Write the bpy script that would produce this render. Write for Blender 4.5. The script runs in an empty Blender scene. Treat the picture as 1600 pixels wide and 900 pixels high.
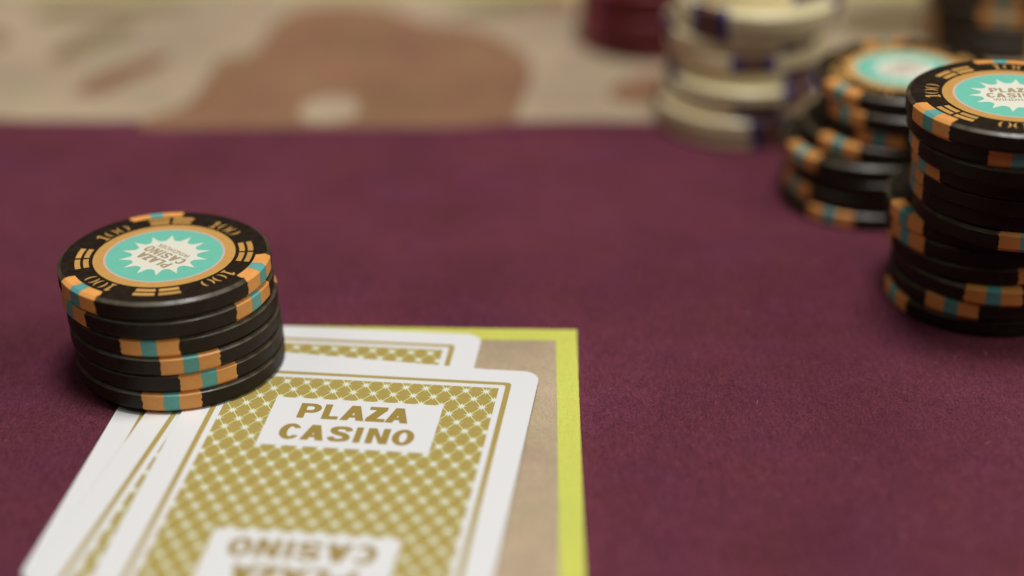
import bpy, bmesh, math, random
from mathutils import Vector, Matrix

random.seed(7)
SC = bpy.context.scene
COL = SC.collection
MM = 0.001
R = math.radians

# ------------------------------------------------------------------ camera
# recovered from the picture: table plane z = 0, camera 174.5 mm above it
F_PX, PITCH, ROLL, HEIGHT = 2910.4, 0.47372, -0.01407, 174.53
cd = bpy.data.cameras.new("camera")
cam = bpy.data.objects.new("camera", cd)
COL.objects.link(cam)
cd.sensor_width = 36.0
cd.lens = F_PX / 1600 * 36.0
cd.clip_start = 0.01
cd.clip_end = 50
fwd = Vector((0, math.cos(PITCH), -math.sin(PITCH)))
up0 = Vector((0, math.sin(PITCH), math.cos(PITCH)))
rt0 = Vector((1, 0, 0))
rt = rt0 * math.cos(ROLL) + up0 * math.sin(ROLL)
up = -rt0 * math.sin(ROLL) + up0 * math.cos(ROLL)
m = Matrix((rt, up, -fwd)).transposed().to_4x4()
m.translation = Vector((0, 0, HEIGHT * MM))
cam.matrix_world = m
cd.dof.use_dof = True
cd.dof.focus_distance = 0.340
cd.dof.aperture_fstop = 4.2
SC.camera = cam

# ------------------------------------------------------------------ world, lamps, exposure
w = bpy.data.worlds.new("World")
SC.world = w
w.use_nodes = True
w.node_tree.nodes["Background"].inputs[0].default_value = (1.0, 0.80, 0.60, 1)
w.node_tree.nodes["Background"].inputs[1].default_value = 0.02


def area(name, loc, target, size, power, color, sy=None):
    l = bpy.data.lights.new(name, 'AREA')
    l.shape = 'RECTANGLE' if sy else 'DISK'
    l.size = size
    if sy:
        l.size_y = sy
    l.energy = power
    l.color = color
    o = bpy.data.objects.new(name, l)
    COL.objects.link(o)
    o.location = loc
    o.rotation_euler = (Vector(target) - Vector(loc)).to_track_quat('-Z', 'Y').to_euler()
    return o


area("area_lamp", (0.10, 0.22, 1.12), (0, 0.32, 0), 0.34, 9.5, (1.0, 0.985, 0.965))
area("area_lamp", (0.85, 0.02, 0.80), (0, 0.33, 0), 0.9, 5.2, (1.0, 0.965, 0.91))
area("area_lamp", (-0.60, 0.02, 0.95), (0.05, 0.40, 0), 0.5, 1.2, (1.0, 0.95, 0.88))  # added fill from front left, lifts the cream stack and softens shadows

SC.view_settings.view_transform = 'Standard'
SC.view_settings.look = 'None'
SC.view_settings.exposure = 0
SC.view_settings.gamma = 1
SC.render.engine = 'CYCLES'
SC.cycles.max_bounces = 8


def unpx(x, y, z=0.0):
    """photo pixel (1600x900) -> point on the plane at height z (mm)"""
    d = fwd * F_PX + rt * (x - 800) + up * (450 - y)
    t = (z - HEIGHT) / d.z
    return Vector((0, 0, HEIGHT)) + d * t


def topx(P):
    d = Vector(P) - Vector((0, 0, HEIGHT))
    zz = d.dot(fwd)
    return 800 + F_PX * d.dot(rt) / zz, 450 - F_PX * d.dot(up) / zz


# ------------------------------------------------------------------ materials
def mat(name, color, rough=0.5, spec=0.5, **kw):
    M = mat_(name, color, rough, spec, **kw)
    if name.startswith("chip_"):
        nt = M.node_tree
        b = nt.nodes["Principled BSDF"]
        oi = nt.nodes.new("ShaderNodeObjectInfo")
        hs = nt.nodes.new("ShaderNodeHueSaturation")
        mr = nt.nodes.new("ShaderNodeMapRange")
        mr.inputs["To Min"].default_value = 0.84
        mr.inputs["To Max"].default_value = 1.08
        nt.links.new(oi.outputs["Random"], mr.inputs["Value"])
        nt.links.new(mr.outputs[0], hs.inputs["Value"])
        lk = b.inputs["Base Color"].links
        if lk:
            nt.links.new(lk[0].from_socket, hs.inputs["Color"])
        else:
            hs.inputs["Color"].default_value = (*color, 1)
        nt.links.new(hs.outputs[0], b.inputs["Base Color"])
    return M


def mat_(name, color, rough=0.5, spec=0.5, var=0.0, vscale=400.0, bump=0.0, bscale=1500.0, sheen=0.0, coat=0.0, rvar=0.0):
    M = bpy.data.materials.new(name)
    M.use_nodes = True
    nt = M.node_tree
    b = nt.nodes["Principled BSDF"]
    b.inputs["Base Color"].default_value = (*color, 1)
    b.inputs["Roughness"].default_value = rough
    b.inputs["Specular IOR Level"].default_value = spec
    b.inputs["Coat Weight"].default_value = coat
    if sheen:
        b.inputs["Sheen Weight"].default_value = sheen
    tc = nt.nodes.new("ShaderNodeTexCoord")
    if var or rvar:
        n = nt.nodes.new("ShaderNodeTexNoise")
        n.inputs["Scale"].default_value = vscale
        n.inputs["Detail"].default_value = 5
        nt.links.new(tc.outputs["Object"], n.inputs["Vector"])
        if var:
            mr = nt.nodes.new("ShaderNodeMapRange")
            mr.inputs["From Min"].default_value = 0.3
            mr.inputs["From Max"].default_value = 0.7
            mr.inputs["To Min"].default_value = 1 - var
            mr.inputs["To Max"].default_value = 1 + var
            nt.links.new(n.outputs["Fac"], mr.inputs["Value"])
            mx = nt.nodes.new("ShaderNodeVectorMath")
            mx.operation = 'SCALE'
            mx.inputs[0].default_value = color
            nt.links.new(mr.outputs[0], mx.inputs["Scale"])
            nt.links.new(mx.outputs[0], b.inputs["Base Color"])
        if rvar:
            mr = nt.nodes.new("ShaderNodeMapRange")
            mr.inputs["From Min"].default_value = 0.3
            mr.inputs["From Max"].default_value = 0.7
            mr.inputs["To Min"].default_value = max(0.05, rough - rvar)
            mr.inputs["To Max"].default_value = min(1, rough + rvar)
            nt.links.new(n.outputs["Fac"], mr.inputs["Value"])
            nt.links.new(mr.outputs[0], b.inputs["Roughness"])
    if bump:
        n2 = nt.nodes.new("ShaderNodeTexNoise")
        n2.inputs["Scale"].default_value = bscale
        n2.inputs["Detail"].default_value = 4
        nt.links.new(tc.outputs["Object"], n2.inputs["Vector"])
        bp = nt.nodes.new("ShaderNodeBump")
        bp.inputs["Strength"].default_value = 1
        bp.inputs["Distance"].default_value = bump * MM
        nt.links.new(n2.outputs["Fac"], bp.inputs["Height"])
        nt.links.new(bp.outputs[0], b.inputs["Normal"])
    return M


def felt(name, color, blotch=0.10, speck=0.38, bumpd=0.16):
    """woven cloth with a short raised nap: fine specks, soft blotches, fibre relief"""
    M = bpy.data.materials.new(name)
    M.use_nodes = True
    nt = M.node_tree
    b = nt.nodes["Principled BSDF"]
    b.inputs["Roughness"].default_value = 0.95
    b.inputs["Specular IOR Level"].default_value = 0.06
    tc = nt.nodes.new("ShaderNodeTexCoord")

    def noise(scale, detail, stretch=(1, 1, 1), rot=0.0, dist=0.0):
        mp = nt.nodes.new("ShaderNodeMapping")
        mp.inputs["Scale"].default_value = stretch
        mp.inputs["Rotation"].default_value = (0, 0, rot)
        nt.links.new(tc.outputs["Object"], mp.inputs["Vector"])
        n = nt.nodes.new("ShaderNodeTexNoise")
        n.inputs["Scale"].default_value = scale
        n.inputs["Detail"].default_value = detail
        n.inputs["Distortion"].default_value = dist
        nt.links.new(mp.outputs[0], n.inputs["Vector"])
        return n.outputs["Fac"]

    def rng(v, a, b_, lo, hi):
        mr = nt.nodes.new("ShaderNodeMapRange")
        mr.inputs["From Min"].default_value = a
        mr.inputs["From Max"].default_value = b_
        mr.inputs["To Min"].default_value = lo
        mr.inputs["To Max"].default_value = hi
        nt.links.new(v, mr.inputs["Value"])
        return mr.outputs[0]

    def mul(a, b_):
        x = nt.nodes.new("ShaderNodeMath")
        x.operation = 'MULTIPLY'
        nt.links.new(a, x.inputs[0])
        nt.links.new(b_, x.inputs[1])
        return x.outputs[0]

    def add(a, b_, kb=1.0):
        x = nt.nodes.new("ShaderNodeMath")
        x.operation = 'MULTIPLY_ADD'
        nt.links.new(b_, x.inputs[0])
        x.inputs[1].default_value = kb
        nt.links.new(a, x.inputs[2])
        return x.outputs[0]

    fine = noise(2600, 3, (1, 1, 1), 0.3, 0.6)
    fib = noise(1500, 3, (1.0, 0.28, 1), 0.9, 1.2)
    fib2 = noise(1300, 3, (1.0, 0.25, 1), -0.5, 1.2)
    big = noise(26, 4)
    mid = noise(170, 3)
    k = mul(rng(fine, 0.3, 0.7, 1 - speck, 1 + speck), rng(big, 0.3, 0.7, 1 - blotch, 1 + blotch))
    k = mul(k, rng(mid, 0.3, 0.7, 1 - blotch * 0.3, 1 + blotch * 0.3))
    k = mul(k, rng(fib, 0.3, 0.7, 1 - speck * 0.6, 1 + speck * 0.6))
    s = nt.nodes.new("ShaderNodeVectorMath")
    s.operation = 'SCALE'
    s.inputs[0].default_value = color
    nt.links.new(k, s.inputs["Scale"])
    # a few fibres lean to violet
    hs = nt.nodes.new("ShaderNodeHueSaturation")
    nt.links.new(rng(noise(60, 3), 0.3, 0.7, 0.488, 0.512), hs.inputs["Hue"])
    nt.links.new(s.outputs[0], hs.inputs["Color"])
    nt.links.new(hs.outputs[0], b.inputs["Base Color"])
    hgt = add(add(fine, fib, 1.2), fib2, 1.2)
    hgt = add(hgt, mid, 0.8)
    bp = nt.nodes.new("ShaderNodeBump")
    bp.inputs["Strength"].default_value = 1
    bp.inputs["Distance"].default_value = bumpd * MM
    nt.links.new(hgt, bp.inputs["Height"])
    nt.links.new(bp.outputs[0], b.inputs["Normal"])
    return M


M_FELT = felt("purple_felt", (0.141, 0.036, 0.056), 0.16)
M_BEIGE = felt("beige_print", (0.46, 0.355, 0.24), 0.16, 0.12, 0.08)
M_BROWN = felt("brown_print", (0.29, 0.155, 0.09), 0.14, 0.12, 0.10)
M_OLIVE = felt("olive_print", (0.27, 0.20, 0.105), 0.06, 0.12, 0.10)
M_YEL = felt("yellow_print", (0.62, 0.635, 0.125), 0.04, 0.07, 0.06)
M_CARD = mat("card_white", (0.82, 0.82, 0.82), 0.34, 0.45, bump=0.004, bscale=2500)
M_GOLD = mat("card_gold_ink", (0.45, 0.34, 0.098), 0.36, 0.4, var=0.03, vscale=900)
M_LETTER = mat("card_brown_ink", (0.37, 0.26, 0.065), 0.36, 0.4)
M_PALE = mat("card_pale_ink", (0.74, 0.82, 0.40), 0.36, 0.4)
M_BLACK = mat("chip_black_clay", (0.023, 0.015, 0.009), 0.50, 0.20, var=0.28, vscale=900, bump=0.014, bscale=2200, rvar=0.08)
M_BLACKRIM = mat("chip_black_rim_highlight", (0.085, 0.067, 0.040), 0.38, 0.38, var=0.35, vscale=500, bump=0.010, bscale=2200, rvar=0.1)  # lamp highlight along the bevel, painted in as a lighter rim colour
M_ORANGE = mat("chip_orange_clay", (0.83, 0.37, 0.095), 0.48, 0.35, var=0.06, vscale=700, bump=0.010, bscale=1800)
M_TEAL = mat("chip_teal_clay", (0.13, 0.41, 0.37), 0.48, 0.35, var=0.05, vscale=700, bump=0.010, bscale=1800)
M_INK = mat("chip_gold_ink", (0.66, 0.36, 0.10), 0.42, 0.35, var=0.06, vscale=900)
M_TEALINK = mat("inlay_teal", (0.175, 0.57, 0.43), 0.45, 0.35, var=0.03, vscale=500)
M_LILAC = mat("inlay_lilac", (0.66, 0.47, 0.42), 0.45, 0.35)
M_SUN = mat("inlay_white", (0.80, 0.79, 0.66), 0.45, 0.35)
M_TXT = mat("inlay_brown_ink", (0.42, 0.32, 0.20), 0.5, 0.3)
M_CREAM = mat("chip_cream_clay", (0.87, 0.76, 0.45), 0.30, 0.5, var=0.06, vscale=500, bump=0.010)
M_NAVY = mat("chip_navy_clay", (0.03, 0.03, 0.20), 0.45, 0.4)
M_UMBER = mat("chip_umber_clay", (0.16, 0.075, 0.05), 0.45, 0.4)
M_WINE = mat("chip_wine_clay", (0.13, 0.008, 0.012), 0.42, 0.4, var=0.1)
M_PLUM = mat("chip_plum_clay", (0.26, 0.05, 0.13), 0.45, 0.4)
M_RED = mat("chip_red_clay", (0.55, 0.10, 0.03), 0.45, 0.4)


# ------------------------------------------------------------------ mesh helpers
def tag(o, label=None, cat=None, group=None, kind=None):
    for k, v in (("label", label), ("category", cat), ("group", group), ("kind", kind)):
        if v:
            o[k] = v
    return o


def obj(name, me, parent=None):
    o = bpy.data.objects.new(name, me)
    COL.objects.link(o)
    if parent:
        o.parent = parent
    return o


def empty(name, loc=(0, 0, 0), rz=0.0):
    o = bpy.data.objects.new(name, None)
    COL.objects.link(o)
    o.empty_display_size = 0.01
    o.location = loc
    o.rotation_euler = (0, 0, rz)
    return o


def mesh(name, verts, faces, m_, smooth=False):
    me = bpy.data.meshes.new(name)
    me.from_pydata([(a * MM, b * MM, c * MM) for a, b, c in verts], [], faces)
    me.materials.append(m_)
    if smooth:
        for p in me.polygons:
            p.use_smooth = True
    me.update()
    return me


def sheet(name, polys, z, m_):
    """flat polygons (2-D outlines in mm) at height z"""
    v, f = [], []
    for P in polys:
        i = len(v)
        v += [(x, y, z) for x, y in P]
        f.append(list(range(i, i + len(P))))
    return mesh(name, v, f, m_)


def ring_poly(outer, inner):
    """quads between two outlines of equal length"""
    n = len(outer)
    return [[outer[i], outer[(i + 1) % n], inner[(i + 1) % n], inner[i]] for i in range(n)]


def rrect(hw, hh, r, n=8):
    P = []
    for cx, cy, a0 in ((hw - r, hh - r, 0), (-hw + r, hh - r, 90), (-hw + r, -hh + r, 180), (hw - r, -hh + r, 270)):
        for i in range(n + 1):
            a = R(a0 + 90 * i / n)
            P.append((cx + r * math.cos(a), cy + r * math.sin(a)))
    return P


def prism(name, P, z0, z1, m_, bev=0.0):
    n = len(P)
    v, f = [], []
    loops = [(P, z0), (P, z1)]
    for L, z in loops:
        v += [(x, y, z) for x, y in L]
    f.append(list(range(n))[::-1])
    f.append(list(range(n, 2 * n)))
    for i in range(n):
        j = (i + 1) % n
        f.append([i, j, n + j, n + i])
    return mesh(name, v, f, m_)


def clip(P, x0, x1, y0, y1):
    def cut(P, inside, inter):
        out = []
        for i in range(len(P)):
            a, b = P[i - 1], P[i]
            ia, ib = inside(a), inside(b)
            if ia != ib:
                out.append(inter(a, b))
            if ib:
                out.append(b)
        return out

    def lx(c):
        return lambda a, b: (c, a[1] + (b[1] - a[1]) * (c - a[0]) / (b[0] - a[0]))

    def ly(c):
        return lambda a, b: (a[0] + (b[0] - a[0]) * (c - a[1]) / (b[1] - a[1]), c)
    for ins, itr in ((lambda q: q[0] >= x0, lx(x0)), (lambda q: q[0] <= x1, lx(x1)),
                     (lambda q: q[1] >= y0, ly(y0)), (lambda q: q[1] <= y1, ly(y1))):
        if len(P) < 3:
            return []
        P = cut(P, ins, itr)
    return P if len(P) >= 3 else []


def text_mesh(name, s, x0, x1, y0, y1, z, m_, weight=0.028, spacing=1.12):
    """block lettering fitted to a box (mm)"""
    c = bpy.data.curves.new(name, 'FONT')
    c.body = s
    c.offset = weight
    c.space_character = spacing
    c.resolution_u = 4
    o = bpy.data.objects.new(name, c)
    COL.objects.link(o)
    bpy.context.view_layer.update()
    me = bpy.data.meshes.new_from_object(o.evaluated_get(bpy.context.evaluated_depsgraph_get()))
    bpy.data.objects.remove(o)
    xs = [v.co.x for v in me.vertices]
    ys = [v.co.y for v in me.vertices]
    ax, bx, ay, by = min(xs), max(xs), min(ys), max(ys)
    for v in me.vertices:
        v.co = ((x0 + (v.co.x - ax) / (bx - ax) * (x1 - x0)) * MM, (y0 + (v.co.y - ay) / (by - ay) * (y1 - y0)) * MM, z * MM)
    me.materials.clear()
    me.materials.append(m_)
    me.update()
    return me


def glyph(ch, w, h, t, q):
    """closed outlines (mm) of a heavy wide capital in a w x h box; holes are extra outlines"""
    def arc(cx, cy, rx, ry, a0, a1, n=14):
        return [(cx + rx * math.cos(R(a0 + (a1 - a0) * i / n)), cy + ry * math.sin(R(a0 + (a1 - a0) * i / n))) for i in range(n + 1)]
    if ch == 'I':
        return [[(0, 0), (w, 0), (w, h), (0, h)]]
    if ch == 'L':
        return [[(0, 0), (w, 0), (w, q), (t, q), (t, h), (0, h)]]
    if ch == 'P':
        y0 = .36 * h
        ry = (h - y0) / 2
        rx = min(ry * 1.1, w - t)
        o = [(0, 0), (t, 0), (t, y0)] + arc(w - rx, y0 + ry, rx, ry, -90, 90) + [(0, h)]
        i_ = [(t, y0 + q * .9)] + arc(w - rx, y0 + ry, rx - t, ry - q * .9, -90, 90) + [(t, h - q * .9)]
        return [o, i_]
    if ch == 'Z':
        return [[(0, 0), (w, 0), (w, q), (t * 1.5, q), (w, h - q), (w, h), (.06 * w, h), (.06 * w, h - q), (w - t * 1.5, h - q), (0, q)]]
    if ch == 'N':
        return [[(0, 0), (t, 0), (t, .60 * h), (w - 1.12 * t, 0), (w, 0), (w, h), (w - t, h), (w - t, .40 * h), (1.12 * t, h), (0, h)]]
    if ch == 'A':
        ax = .60 * t
        sl = (w / 2 - ax) / h
        ti = 1.12 * t
        y0, y1 = .19 * h, .19 * h + q * .82
        xin = lambda y: y * sl + ti
        ya = min((w / 2 - ti) / sl, h * .86)
        o = [(0, 0), (ti, 0), (xin(y0), y0), (w - xin(y0), y0), (w - ti, 0), (w, 0), (w / 2 + ax, h), (w / 2 - ax, h)]
        return [o, [(xin(y1), y1), (w - xin(y1), y1), (w / 2, ya)]]
    if ch == 'O':
        return [arc(w / 2, h / 2, w / 2, h / 2 + .02 * h, 0, 350, 35), arc(w / 2, h / 2, w / 2 - t, h / 2 - q * .82, 0, 350, 35)]
    if ch == 'C':
        return [arc(w / 2, h / 2, w / 2, h / 2 + .02 * h, 28, 332, 30) + arc(w / 2 + .04 * w, h / 2, w / 2 - t, h / 2 - q * .82, 318, 42, 30)]
    if ch == 'S':
        K = [(.90 * w, .70 * h, t * .95), (.80 * w, .86 * h, q * 1.05), (.5 * w, h - q * .43, q * .88), (.20 * w, .83 * h, q * 1.1), (.17 * w, .70 * h, t), (.32 * w, .565 * h, q * 1.15),
             (.5 * w, .515 * h, q * 1.12), (.70 * w, .455 * h, q * 1.15), (.84 * w, .31 * h, t), (.80 * w, .17 * h, q * 1.1), (.5 * w, q * .43, q * .88), (.20 * w, .14 * h, q * 1.05), (.10 * w, .30 * h, t * .95)]
        pts = []
        for i in range(len(K) - 1):
            p0, p1, p2, p3 = K[max(0, i - 1)], K[i], K[i + 1], K[min(len(K) - 1, i + 2)]
            for j in range(4):
                u = j / 4
                pts.append([.5 * ((2 * p1[k]) + (-p0[k] + p2[k]) * u + (2 * p0[k] - 5 * p1[k] + 4 * p2[k] - p3[k]) * u * u + (-p0[k] + 3 * p1[k] - 3 * p2[k] + p3[k]) * u ** 3) for k in range(3)])
        pts.append(list(K[-1]))
        lft, rgt = [], []
        for i, (x, y, th) in enumerate(pts):
            a, b = pts[max(0, i - 1)], pts[min(len(pts) - 1, i + 1)]
            dx, dy = b[0] - a[0], b[1] - a[1]
            L = math.hypot(dx, dy)
            lft.append((x - dy / L * th / 2, y + dx / L * th / 2))
            rgt.append((x + dy / L * th / 2, y - dx / L * th / 2))
        return [lft + rgt[::-1]]


def block_letters(name, items, y0, h, t, q, z, m_):
    """items: (letter, left, right) in mm -> one filled mesh"""
    c = bpy.data.curves.new(name, 'CURVE')
    c.dimensions = '2D'
    c.fill_mode = 'BOTH'
    for ch, xa, xb in items:
        for P_ in glyph(ch, xb - xa, h, t, q):
            sp = c.splines.new('POLY')
            sp.points.add(len(P_) - 1)
            for pt, (x, y) in zip(sp.points, P_):
                pt.co = (xa + x, y0 + y, 0, 1)
            sp.use_cyclic_u = True
    o = bpy.data.objects.new(name, c)
    COL.objects.link(o)
    bpy.context.view_layer.update()
    me = bpy.data.meshes.new_from_object(o.evaluated_get(bpy.context.evaluated_depsgraph_get()))
    bpy.data.objects.remove(o)
    bm = bmesh.new()
    bm.from_mesh(me)
    # keep only the upward sheet
    for v in bm.verts:
        v.co = (v.co.x * MM, v.co.y * MM, z * MM)
    bmesh.ops.remove_doubles(bm, verts=bm.verts[:], dist=1e-7)
    for f_ in bm.faces:
        if f_.normal.z < 0:
            f_.normal_flip()
    bm.to_mesh(me)
    bm.free()
    me.materials.clear()
    me.materials.append(m_)
    me.update()
    return me


PLAZA = (("P", -10.35, -6.35), ("L", -5.85, -2.85), ("A", -2.45, 2.0), ("Z", 2.2, 5.7), ("A", 5.75, 10.0))
CASINO = (("C", -12.25, -8.35), ("A", -8.15, -3.85), ("S", -3.2, .65), ("I", 1.4, 2.65), ("N", 3.55, 7.55), ("O", 8.1, 12.05))


# ------------------------------------------------------------------ the table cloth with its printed layout
table = obj("table_top", prism("table_top", [(-420, 120), (420, 120), (420, 900), (-420, 900)], -25, 0, M_FELT))
tag(table, "purple felt card table top with printed beige panels and yellow lines", None, None, "structure")


def wav(P, step=1.2, amp=0.07, close=True, seed=3):
    """outline with the slightly frayed edge of print on cloth"""
    rd = random.Random(seed)
    out = []
    n = len(P)
    for i in range(n if close else n - 1):
        a, b = P[i], P[(i + 1) % n]
        L = math.hypot(b[0] - a[0], b[1] - a[1])
        k = max(1, int(L / step))
        for j in range(k):
            t = j / k
            out.append((a[0] + (b[0] - a[0]) * t + rd.uniform(-amp, amp), a[1] + (b[1] - a[1]) * t + rd.uniform(-amp, amp)))
    return out


# raised nap of the cloth: tiny loose fibres lying on the purple felt
import numpy as np


def nap(name, n, seed, m_, x0, x1, y0, y1, ln=(0.5, 1.5), wd=0.022, fade=1):
    rg = np.random.default_rng(seed)
    x = rg.uniform(x0, x1, n)
    y = rg.uniform(y0, y1, n) + (rg.normal(0, 16, n) if fade == 1 else np.abs(rg.normal(0, 16, n)))
    a = rg.normal(0.6, 0.9, n)
    L = rg.uniform(ln[0], ln[1], n)
    bend = rg.normal(0, 0.5, n)
    z0 = rg.uniform(0.0, 0.06, n)
    z1 = rg.uniform(0.08, 0.32, n)
    V = np.zeros((n, 6, 3))
    for k, t in enumerate((0.0, 0.5, 1.0)):
        aa = a + bend * t
        cx = x + L * t * np.cos(aa)
        cy = y + L * t * np.sin(aa)
        cz = z0 + (z1 - z0) * (t * (1.6 - 0.6 * t))
        w_ = wd * (1.0 - 0.6 * t)
        V[:, 2 * k, 0] = cx - np.sin(aa) * w_
        V[:, 2 * k, 1] = cy + np.cos(aa) * w_
        V[:, 2 * k + 1, 0] = cx + np.sin(aa) * w_
        V[:, 2 * k + 1, 1] = cy - np.cos(aa) * w_
        V[:, 2 * k, 2] = cz
        V[:, 2 * k + 1, 2] = cz
    i = np.arange(n) * 6
    F = np.stack([np.stack([i, i + 1, i + 3, i + 2], 1), np.stack([i + 2, i + 3, i + 5, i + 4], 1)], 1).reshape(-1, 4)
    me = bpy.data.meshes.new(name)
    me.vertices.add(n * 6)
    me.vertices.foreach_set("co", (V * MM).ravel())
    me.loops.add(F.size)
    me.loops.foreach_set("vertex_index", F.ravel().astype(np.int32))
    me.polygons.add(len(F))
    me.polygons.foreach_set("loop_start", np.arange(len(F), dtype=np.int32) * 4)
    me.polygons.foreach_set("loop_total", np.full(len(F), 4, dtype=np.int32))
    me.update(calc_edges=True)
    me.materials.append(m_)
    o = obj(name, me, table)
    o["kind"] = "stuff"
    return o


M_NAP1 = mat("felt_fibre", (0.205, 0.055, 0.086), 0.9, 0.1)
M_NAP2 = mat("felt_fibre_dark", (0.108, 0.026, 0.047), 0.9, 0.1)
M_LINT = mat("lint", (0.55, 0.42, 0.42), 0.9, 0.1)
for (x0_, x1_, y0_, y1_, k_) in ((14, 175, 232, 352, 1.0), (-120, -60, 232, 345, .5), (-70, 14, 326, 352, .15)):
    nap("felt_nap", int(52000 * k_), 3, M_NAP1, x0_, x1_, y0_, y1_, fade=2 if k_ < .2 else 1)
    nap("felt_nap", int(52000 * k_), 4, M_NAP2, x0_, x1_, y0_, y1_, fade=2 if k_ < .2 else 1)
nap("lint", 26, 9, M_LINT, 18, 110, 262, 345, (.5, 1.6), .035)

# betting box: outer corner, directions measured on the cloth
oc = Vector((12.6, 322.0))
ux = Vector((-1, 0.056)).normalized()
uy = Vector((-0.020, -1)).normalized()
BW, BH, LW = 77.5, 130.0, 4.1


def bx(a, b):
    q = oc + ux * a + uy * b
    return (q.x, q.y)


obj("printed_panel", sheet("printed_panel", [wav([bx(LW - .6, LW), bx(BW - LW + .6, LW), bx(BW - LW + .6, BH - LW), bx(LW - .6, BH - LW)][::-1], 4, .03)], 0.03, M_BEIGE), table)
outer = wav([bx(0.5, 0), bx(BW, 0), bx(BW, BH), bx(0, BH), bx(0, .6)], 1.3, 0.07, seed=5)


def line_strip(name, a0, a1, b0, b1, z, seed):
    return obj(name, sheet(name, [wav([bx(a0, b0), bx(a1, b0), bx(a1, b1), bx(a0, b1)][::-1], 1.1, .035, seed=seed)], z, M_YEL), table)


line_strip("printed_line", 0, BW, 0, LW + .5, 0.07, 1)
line_strip("printed_line", 0, LW, LW + .5, BH, 0.07, 2)
line_strip("printed_line", BW - LW, BW, LW + .5, BH, 0.07, 3)

# wide beige band behind, with brown printed motifs


def band_edge(x):
    return 431.2 - 0.053 * (x - 0)


P = []
rd = random.Random(11)
for i in range(0, 81):
    x = -400 + i * 10
    P.append((x, band_edge(x) + 1.2 * math.sin(x / 14.0) + rd.uniform(-.5, .5)))
P2 = [(x, y + 102) for x, y in P]
obj("printed_panel", sheet("printed_panel", [[P[i], P[i + 1], P2[i + 1], P2[i]] for i in range(80)], 0.03, M_BEIGE), table)
P3 = [(x, y + 107.5) for x, y in P]
obj("printed_line", sheet("printed_line", [[P2[i], P2[i + 1], P3[i + 1], P3[i]] for i in range(80)], 0.05, M_YEL), table)


def motif(pts, m_, z=0.06):
    """printed shape given by its outline on the cloth, smoothed"""
    Q = [unpx(x, y) for x, y in pts]
    Q = [(q.x, q.y) for q in Q]
    for _ in range(2):
        S = []
        for i in range(len(Q)):
            a, b = Q[i], Q[(i + 1) % len(Q)]
            S += [(a[0] * .75 + b[0] * .25, a[1] * .75 + b[1] * .25), (a[0] * .25 + b[0] * .75, a[1] * .25 + b[1] * .75)]
        Q = S
    # fan from the centroid keeps concave outlines sane
    cx = sum(q[0] for q in Q) / len(Q)
    cy = sum(q[1] for q in Q) / len(Q)
    bm = bmesh.new()
    vs = [bm.verts.new((x * MM, y * MM, z * MM)) for x, y in Q]
    bm.faces.new(vs)
    bmesh.ops.triangulate(bm, faces=bm.faces[:])
    for f_ in bm.faces:
        if f_.normal.z < 0:
            f_.normal_flip()
    me = bpy.data.meshes.new("printed_motif")
    bm.to_mesh(me)
    bm.free()
    me.materials.append(m_)
    return obj("printed_motif", me, table)


motif([(215, 188), (300, 165), (325, 120), (345, 88), (398, 88), (425, 35), (480, 5), (600, 8), (660, 38), (740, 42), (812, 75), (838, 112),
       (812, 160), (806, 198), (560, 200), (400, 200), (215, 203)], M_BROWN)
motif([(465, 172), (485, 155), (535, 148), (562, 160), (560, 182), (520, 194), (475, 192)], M_BEIGE, 0.10)
motif([(105, 145), (165, 112), (262, 84), (268, 96), (215, 122), (150, 152)], M_BROWN)
motif([(70, 92), (120, 55), (205, 30), (225, 42), (150, 72), (90, 100)], M_OLIVE)
motif([(40, 18), (120, 8), (290, 2), (300, 14), (180, 26), (60, 34)], M_OLIVE)
motif([(690, 22), (760, 6), (850, -14), (905, -6), (860, 14), (760, 30)], M_OLIVE, 0.065)
motif([(840, -6), (880, -12), (905, 10), (880, 22), (845, 14)], M_BROWN, 0.08)
motif([(945, 140), (1000, 118), (1060, 112), (1070, 150), (1020, 168), (960, 160)], M_BROWN)
motif([(-20, 45), (10, 48), (15, 70), (-20, 80)], M_OLIVE)
motif([(1290, 20), (1440, -10), (1500, 30), (1450, 60), (1330, 62)], M_OLIVE, 0.055)

# ------------------------------------------------------------------ playing cards
CW, CH, CT = 31.5, 43.6, 0.28
GX, GY, GL = 26.75, 39.0, 1.0
FX, FY = 24.6, 36.8
LX, LY1, LY0 = 15.45, 29.38, 13.06


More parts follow.
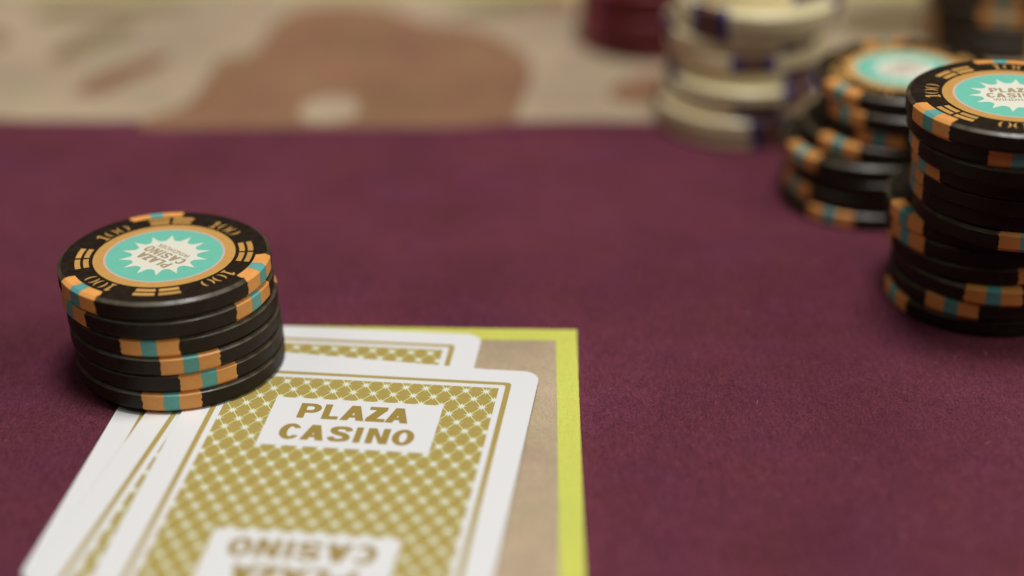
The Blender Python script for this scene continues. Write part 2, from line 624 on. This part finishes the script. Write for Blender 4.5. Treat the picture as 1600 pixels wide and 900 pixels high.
def card_parts():
    parts = []
    parts.append(("card_stock", prism("card_stock", rrect(CW, CH, 3.3, 10), 0, CT, M_CARD)))
    z = CT
    parts.append(("border_line", sheet("border_line", ring_poly(rrect(GX, GY, .9, 4), rrect(GX - GL, GY - GL, .6, 4)), z + .015, M_GOLD)))
    parts.append(("pattern_field", sheet("pattern_field", [[(-FX, -FY), (FX, -FY), (FX, FY), (-FX, FY)]], z + .015, M_GOLD)))
    px, py = 3.74, 2.816
    lines, stars, cores = [], [], []
    th = 0.09
    for j in range(-14, 14):
        y = (j + .5) * py
        off = 0 if (j % 2 == 0) else .5
        for k in range(-8, 9):
            x = (k + off) * px
            if abs(x) < FX + 4:
                for sx in (-1, 1):
                    ex, ey = x + sx * px / 2, y - py
                    dx, dy = ex - x, ey - y
                    L = math.hypot(dx, dy)
                    nx, ny = -dy / L * th, dx / L * th
                    a, b = .12, .88
                    q = [(x + dx * a + nx, y + dy * a + ny), (x + dx * b + nx, y + dy * b + ny), (x + dx * b - nx, y + dy * b - ny), (x + dx * a - nx, y + dy * a - ny)]
                    q = clip(q, -FX, FX, -FY, FY)
                    if q:
                        lines.append(q)
                s = []
                for i in range(16):
                    a = 2 * math.pi * i / 16
                    rr = 0.46 if i % 2 else (1.18 if i % 4 == 0 else 0.95)
                    s.append((x + rr * math.cos(a), y + rr * math.sin(a)))
                s = clip(s, -FX, FX, -FY, FY)
                if s:
                    stars.append(s)
                    c_ = [(x + (.80 if i % 2 == 0 else .36) * math.cos(2 * math.pi * i / 16), y + (.80 if i % 2 == 0 else .36) * math.sin(2 * math.pi * i / 16)) for i in range(16)]
                    c_ = clip(c_, -FX, FX, -FY, FY)
                    if c_:
                        cores.append(c_)
    parts.append(("lattice_line", sheet("lattice_line", lines, z + .03, M_PALE)))
    parts.append(("lattice_star", sheet("lattice_star", stars, z + .042, M_PALE)))
    parts.append(("star_core", sheet("star_core", cores, z + .052, M_CARD)))
    for s in (1, -1):
        lab = sheet("name_panel", [[(-LX, s * LY0), (LX, s * LY0), (LX, s * LY1), (-LX, s * LY1)][::s]], z + .06, M_CARD)
        parts.append(("name_panel", lab))
    t1 = block_letters("lettering", PLAZA, 22.5, 5.15, 1.3, 1.12, z + .075, M_LETTER)
    t2 = block_letters("lettering", CASINO, 15.2, 5.15, 1.3, 1.12, z + .075, M_LETTER)
    for t in (t1, t2):
        parts.append(("lettering", t))
        u = t.copy()
        for v in u.vertices:
            v.co.x, v.co.y = -v.co.x, -v.co.y
        parts.append(("lettering", u))
    return parts


CARD = card_parts()
for (x, y, a, lev, lab) in (
        (-42.35, 280.4, -0.1206, 0, "gold backed playing card at the bottom of the fan, under the other two"),
        (-39.44, 267.88, -0.198, 1, "gold backed playing card sandwiched in the middle of the fanned cards"),
        (-31.94, 264.30, -0.133, 2, "topmost playing card with gold starred back and fully visible name panel")):
    c = empty("playing_card", (x * MM, y * MM, (0.10 + lev * (CT + .16)) * MM), a)
    tag(c, lab, "playing card", "playing cards lying on the betting box")
    labs = {}
    for nm, me in CARD:
        o = bpy.data.objects.new(nm, me)
        COL.objects.link(o)
        if nm == "lettering":
            # the lettering belongs to its name panel
            o.parent = labs["name_panel" if me.vertices[0].co.y > 0 else "name_panel2"]
        elif nm == "name_panel":
            o.parent = c
            labs["name_panel" if "name_panel" not in labs else "name_panel2"] = o
        else:
            o.parent = c
CARD_TOP = 0.10 + 2 * (CT + .16) + CT + .09

# ------------------------------------------------------------------ casino chips
CR, HH = 19.5, 3.739
NSEG = 120
# side profile from the top face out and down to the bottom face
PROF = [(CR - 4.2, HH), (CR - .90, HH), (CR - .70, HH), (CR - .64, HH - .025), (CR - .05, HH - .44), (CR, HH - .50), (CR, HH - .70),
        (CR, .95), (CR, .80), (CR - .05, .74), (CR - .62, .03), (CR - .68, 0), (CR - .95, 0), (CR - 4.2, 0)]
SHARP_R = [(CR - .70, HH), (CR - .64, HH - .025), (CR - .05, HH - .44), (CR, HH - .50), (CR, .80), (CR - .05, .74)]


def mark_sharp(me, rows, row_len, first, closed):
    """keep the edges of the bevelled rim crisp"""
    lo = {first + k * row_len for k in rows}
    for e in me.edges:
        a, b = e.vertices
        ka, kb = (a - first) // row_len, (b - first) // row_len
        if ka == kb and ka in rows:
            e.use_edge_sharp = True
    return me


def body_mesh(m_, rim=None):
    prof = [(0, HH)] + PROF + [(0, 0)]
    v, f = [], []
    v.append((0, 0, HH))
    for r_, z in PROF:
        for i in range(NSEG):
            a = 2 * math.pi * i / NSEG
            v.append((r_ * math.cos(a), r_ * math.sin(a), z))
    v.append((0, 0, 0))
    n = len(PROF)
    for i in range(NSEG):
        j = (i + 1) % NSEG
        f.append([0, 1 + i, 1 + j])
        for k in range(n - 1):
            a, b = 1 + k * NSEG, 1 + (k + 1) * NSEG
            f.append([a + i, b + i, b + j, a + j])
        a = 1 + (n - 1) * NSEG
        f.append([a + j, a + i, len(v) - 1])
    me = mark_sharp(mesh("chip_body", v, f, m_, True), {k for k, q in enumerate(PROF) if q in SHARP_R}, NSEG, 1, True)
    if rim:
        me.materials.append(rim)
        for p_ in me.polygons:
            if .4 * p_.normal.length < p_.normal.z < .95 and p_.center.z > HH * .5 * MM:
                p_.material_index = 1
    return me


def spot_mesh(name, a0, a1, m_, off, seed, ragged, depth=2.6):
    """patch moulded into the rim: wraps from the top face over the edge to the underside"""
    rd = random.Random(seed)
    prof = []
    P_ = [(CR - depth, HH)] + PROF[1:7]
    for q in P_:
        prof.append(q)
    for t in (.25, .5, .75):
        prof.append((CR, (HH - .70) * (1 - t) + .95 * t))
    prof += PROF[7:13] + [(CR - depth, 0)]
    prof.insert(1, (CR - depth * .55, HH))
    K = 10
    v, f = [], []
    n = len(prof)
    for k, (r_, z) in enumerate(prof):
        ka, kb = prof[max(0, k - 1)], prof[min(n - 1, k + 1)]
        tx, tz = kb[0] - ka[0], kb[1] - ka[1]
        L = math.hypot(tx, tz) or 1
        nx, nz = -tz / L, tx / L          # outward normal of the profile
        if k == 0:
            nx, nz = 0, 1
        if k == n - 1:
            nx, nz = 0, -1
        b0 = a0 + rd.uniform(-1, 1) * ragged
        b1 = a1 + rd.uniform(-1, 1) * ragged
        if k in (0, n - 1):
            b0 += ragged * .8
            b1 -= ragged * .8
        for i in range(K + 1):
            a = R(b0 + (b1 - b0) * i / K)
            rr = r_ + nx * off
            v.append((rr * math.cos(a), rr * math.sin(a), z + nz * off))
    for k in range(n - 1):
        for i in range(K):
            a, b = k * (K + 1) + i, (k + 1) * (K + 1) + i
            f.append([a, b, b + 1, a + 1])
    return mark_sharp(mesh(name, v, f, m_, True), {k for k, q in enumerate(prof) if q in SHARP_R}, K + 1, 0, False)


def arc_band(r0, r1, a0, a1, n=6):
    o = [(r1 * math.cos(R(a0 + (a1 - a0) * i / n)), r1 * math.sin(R(a0 + (a1 - a0) * i / n))) for i in range(n + 1)]
    i_ = [(r0 * math.cos(R(a0 + (a1 - a0) * i / n)), r0 * math.sin(R(a0 + (a1 - a0) * i / n))) for i in range(n + 1)]
    return [[i_[i], o[i], o[i + 1], i_[i + 1]] for i in range(n)]


def disc(r_, n=72):
    return [(r_ * math.cos(2 * math.pi * i / n), r_ * math.sin(2 * math.pi * i / n)) for i in range(n)]


def numeral_polys(rc, h=2.5):
    """stencil 100 set round the ring, tops outward, centred on angle 90 deg (local +y)"""
    polys = []

    def place(P):
        # x along the ring, y outward: bend onto the ring
        return [((rc + y) * math.sin(x / rc), (rc + y) * math.cos(x / rc)) for x, y in P]
    for cx in (-.25, 2.35):
        for s in (-1, 1):
            o, n_ = [], 9
            pts_o, pts_i = [], []
            for i in range(n_ + 1):
                a = R(-68 + 136 * i / n_)
                wgt = math.cos(a * 0.9)
                pts_o.append((cx + s * (0.13 + 1.02 * math.cos(a)), h / 2 * math.sin(a)))
                pts_i.append((cx + s * (0.16 + (1.02 - .46 * wgt) * math.cos(a)), (h / 2 - .16) * math.sin(a)))
            for i in range(n_):
                q = [pts_i[i], pts_o[i], pts_o[i + 1], pts_i[i + 1]]
                polys.append(place(q if s > 0 else q[::-1]))
    x = -2.55
    polys.append(place([(x - .24, -h / 2 + .32), (x + .24, -h / 2 + .32), (x + .24, h / 2), (x - .24, h / 2)]))
    polys.append(place([(x - .24, h / 2), (x - .24, h / 2 - .5), (x - .68, h / 2 - .85), (x - .68, h / 2 - .5)]))
    polys.append(place([(x - .62, -h / 2), (x + .62, -h / 2), (x + .62, -h / 2 + .32), (x - .62, -h / 2 + .32)]))
    out = []
    for P_ in polys:
        ar = sum(P_[i - 1][0] * P_[i][1] - P_[i][0] * P_[i - 1][1] for i in range(len(P_)))
        out.append(P_ if ar > 0 else P_[::-1])
    return out


Z0 = HH
ME = {}
ME["numeral"] = sheet("numeral", numeral_polys(14.95, 2.75), Z0 + .03, M_INK)
dd = []
for (r0, r1) in ((13.75, 14.75), (15.30, 16.30)):
    for (a0, a1) in ((-15.5, -1.2), (1.2, 15.5)):
        dd.append((r0, r1, a0, a1))
ME["dash_mark"] = [sheet("dash_mark", arc_band(*d), Z0 + .03, M_INK) for d in dd]
ME["gold_ring"] = sheet("gold_ring", arc_band(11.15, 13.05, 0, 360, 72), Z0 + .03, M_INK)
ME["lilac_ring"] = sheet("lilac_ring", arc_band(10.72, 11.15, 0, 360, 72), Z0 + .04, M_LILAC)
ME["inlay_disc"] = sheet("inlay_disc", [disc(10.72)], Z0 + .03, M_TEALINK)
sun = []
NR = 14
for i in range(NR * 4):
    ph = (i % 4)
    a = 2 * math.pi * i / (NR * 4)
    rr = {0: 8.35, 1: 6.25, 2: 6.0, 3: 6.25}[ph]
    sun.append((rr * math.cos(a), rr * math.sin(a)))
ME["sunburst"] = sheet("sunburst", [sun], Z0 + .045, M_SUN)
ME["t1"] = block_letters("lettering", [(c_, a * .40, b * .40) for c_, a, b in PLAZA], 1.45, 2.2, .55, .46, Z0 + .06, M_TXT)
ME["t2"] = block_letters("lettering", [(c_, a * .42, b * .42) for c_, a, b in CASINO], -1.2, 2.2, .55, .46, Z0 + .06, M_TXT)
ME["t3"] = text_mesh("lettering", "WINDHOEK", -4.3, 4.3, -2.9, -1.65, Z0 + .06, M_TXT, .02, 1.1)

KIND = {}
for kname, mb, ms, mt, wdt, swd in (("black", M_BLACK, M_ORANGE, M_TEAL, 16.0, 4.1), ("cream", M_CREAM, M_NAVY, M_UMBER, 16.0, 9.0), ("wine", M_WINE, M_PLUM, M_RED, 15.0, 4.5)):
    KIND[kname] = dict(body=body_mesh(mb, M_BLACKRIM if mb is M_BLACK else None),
                       spot=[spot_mesh("edge_spot", -wdt, wdt, ms, .025, 40 + i, 0.6) for i in range(4)],
                       stripe=[spot_mesh("center_stripe", -swd, swd, mt, .05, 60 + i,   .35, 2.55) for i in range(4)])


def chip(kind, x, y, z, spot_ang, label, group, face=False, ring_ang=0.0, inlay_ang=0.0, tilt=0.0, tdir=0.0):
    c = empty("casino_chip", (x * MM, y * MM, z * MM))
    if tilt:
        c.rotation_euler = Matrix.Rotation(R(tilt), 3, Vector((math.cos(R(tdir)), math.sin(R(tdir)), 0))).to_euler()
    tag(c, label, "casino chip", group)
    K = KIND[kind]
    obj("chip_body", K["body"], c)
    for s in range(3):
        i = random.randrange(4)
        sp = obj("edge_spot", K["spot"][i], c)
        sp.rotation_euler = (0, 0, R(spot_ang + 120 * s + random.uniform(-.5, .5)))
        obj("center_stripe", K["stripe"][(i + s) % 4], sp)
    if face:
        for q in range(4):
            n = obj("numeral", ME["numeral"], c)
            n.rotation_euler = (0, 0, R(ring_ang + 45 + 90 * q - 90))
            for md in ME["dash_mark"]:
                d = obj("dash_mark", md, c)
                d.rotation_euler = (0, 0, R(ring_ang + 90 * q))
        obj("gold_ring", ME["gold_ring"], c)
        obj("lilac_ring", ME["lilac_ring"], c)
        ind = obj("inlay_disc", ME["inlay_disc"], c)
        ind.rotation_euler = (0, 0, R(inlay_ang))
        obj("sunburst", ME["sunburst"], ind)
        for k in ("t1", "t2", "t3"):
            obj("lettering", ME[k], ind)
    return c


def ang_for(cx, cy, z, px):
    """rim angle (front half) whose picture column is px"""
    best = None
    for i in range(180, 361):
        q = topx((cx + CR * math.cos(R(i)), cy + CR * math.sin(R(i)), z + HH / 2))
        e = abs(q[0] - px)
        if best is None or e < best[0]:
            best = (e, i)
    return best[1]


ORD = ["lowest", "second", "third", "fourth", "fifth", "sixth", "seventh", "eighth", "ninth", "tenth", "eleventh", "twelfth", "thirteenth"]


def place_word(i, n):
    if i == n - 1:
        return "topmost"
    if i == 0:
        return "lowest"
    return ORD[i] + " from the bottom"


GAP = 0.0
# short stack on the cards
n = 6
xs = [-62.9, -63.0, -63.3, -63.5, -63.9, -64.1]
ys = [309.8, 309.9, 309.6, 309.7, 309.4, 309.3]
pxs = [266, 327, 298, 231, 402, None]
for i in range(n):
    z = CARD_TOP + i * HH
    a = ang_for(xs[i], ys[i], z, pxs[i]) if pxs[i] else 344
    chip("black", xs[i], ys[i], z, a, "black and orange chip, %s in the short stack standing on playing cards" % place_word(i, n),
         "black chips stacked on the playing cards", face=(i == n - 1), ring_ang=4, inlay_ang=140)

# tall leaning stack on the bare felt
n = 13
tall = [(95.2, 335.4, 1393), (95.6, 334.6, 1485), (96.3, 333.6, 1553), (95.0, 335.2, None), (94.3, 335.2, 1413), (93.9, 335.0, 1412), (97.2, 326.8, 1606),
        (96.8, 327.4, 1424), (96.4, 325.6, 1425), (95.6, 325.0, 1440), (94.6, 322.0, None), (93.8, 322.4, 1592), (92.9, 320.4, None)]
for i, (x, y, px) in enumerate(tall):
    z = i * HH
    if px is None:
        a = 205 if i == n - 1 else (290 if i == 3 else 296)
    else:
        a = ang_for(x, y, z, px)
    chip("black", x, y, z, a, "black and orange chip, %s in the tall leaning stack on purple felt" % place_word(i, n),
         "black chips in the tallest leaning stack", face=(i == n - 1), ring_ang=34, inlay_ang=-3)

# stack between the tall one and the cream one
n = 8
mid = [(80.6, 384.0, 1295), (80.8, 384.4, 1240), (81.4, 384.0, None), (80.4, 384.2, 1247), (84.6, 384.6, 1307), (87.6, 384.0, 1373), (88.0, 383.0, 1320), (86.8, 384.6, 1310)]
for i, (x, y, px) in enumerate(mid):
    z = i * HH
    a = ang_for(x, y, z, px) if px else 300
    chip("black", x, y, z, a, "black and orange chip, %s in the uneven stack beside the cream chips" % place_word(i, n),
         "black chips in the middle stack", face=(i == n - 1), ring_ang=12 if i else 0, inlay_ang=35)

# cream stack
n = 10
crm = [(56.2, 430.0, 1208), (56.0, 429.6, 1205), (57.2, 430.2, 1182), (58.0, 429.4, None), (58.6, 432.4, None), (58.2, 431.8, 1178), (57.4, 432.4, None), (59.4, 430.6, 1106),
       (60.4, 429.6, 1106), (60.0, 435.6, None)]
for i, (x, y, px) in enumerate(crm):
    z = i * HH
    a = ang_for(x, y, z, px) if px else 186
    chip("cream", x, y, z, a, "cream chip with navy edge spots, %s in the cream stack" % place_word(i, n), "cream chips in one stack")

# wine red stack behind
n = 5
for i in range(n):
    z = i * HH
    x, y = 39.2 + random.uniform(-.5, .5), 490.8 + random.uniform(-.5, .5)
    chip("wine", x, y, z, (212, 204, 210, 207, 214)[i], "dark red chip, %s in the red stack behind the cream one" % place_word(i, n),
         "dark red chips in one stack")

# far black stack
n = 8
far = [None, None, None, 1567, None, 1570, 1517, 1515]
for i in range(n):
    z = i * HH
    x, y = 133.4 + random.uniform(-.6, .6), 485.3 + random.uniform(-.6, .6)
    a = ang_for(x, y, z, far[i]) if far[i] else 300
    chip("black", x, y, z, a, "black and orange chip, %s in the far stack on beige print" % place_word(i, n),
         "black chips in the far stack")
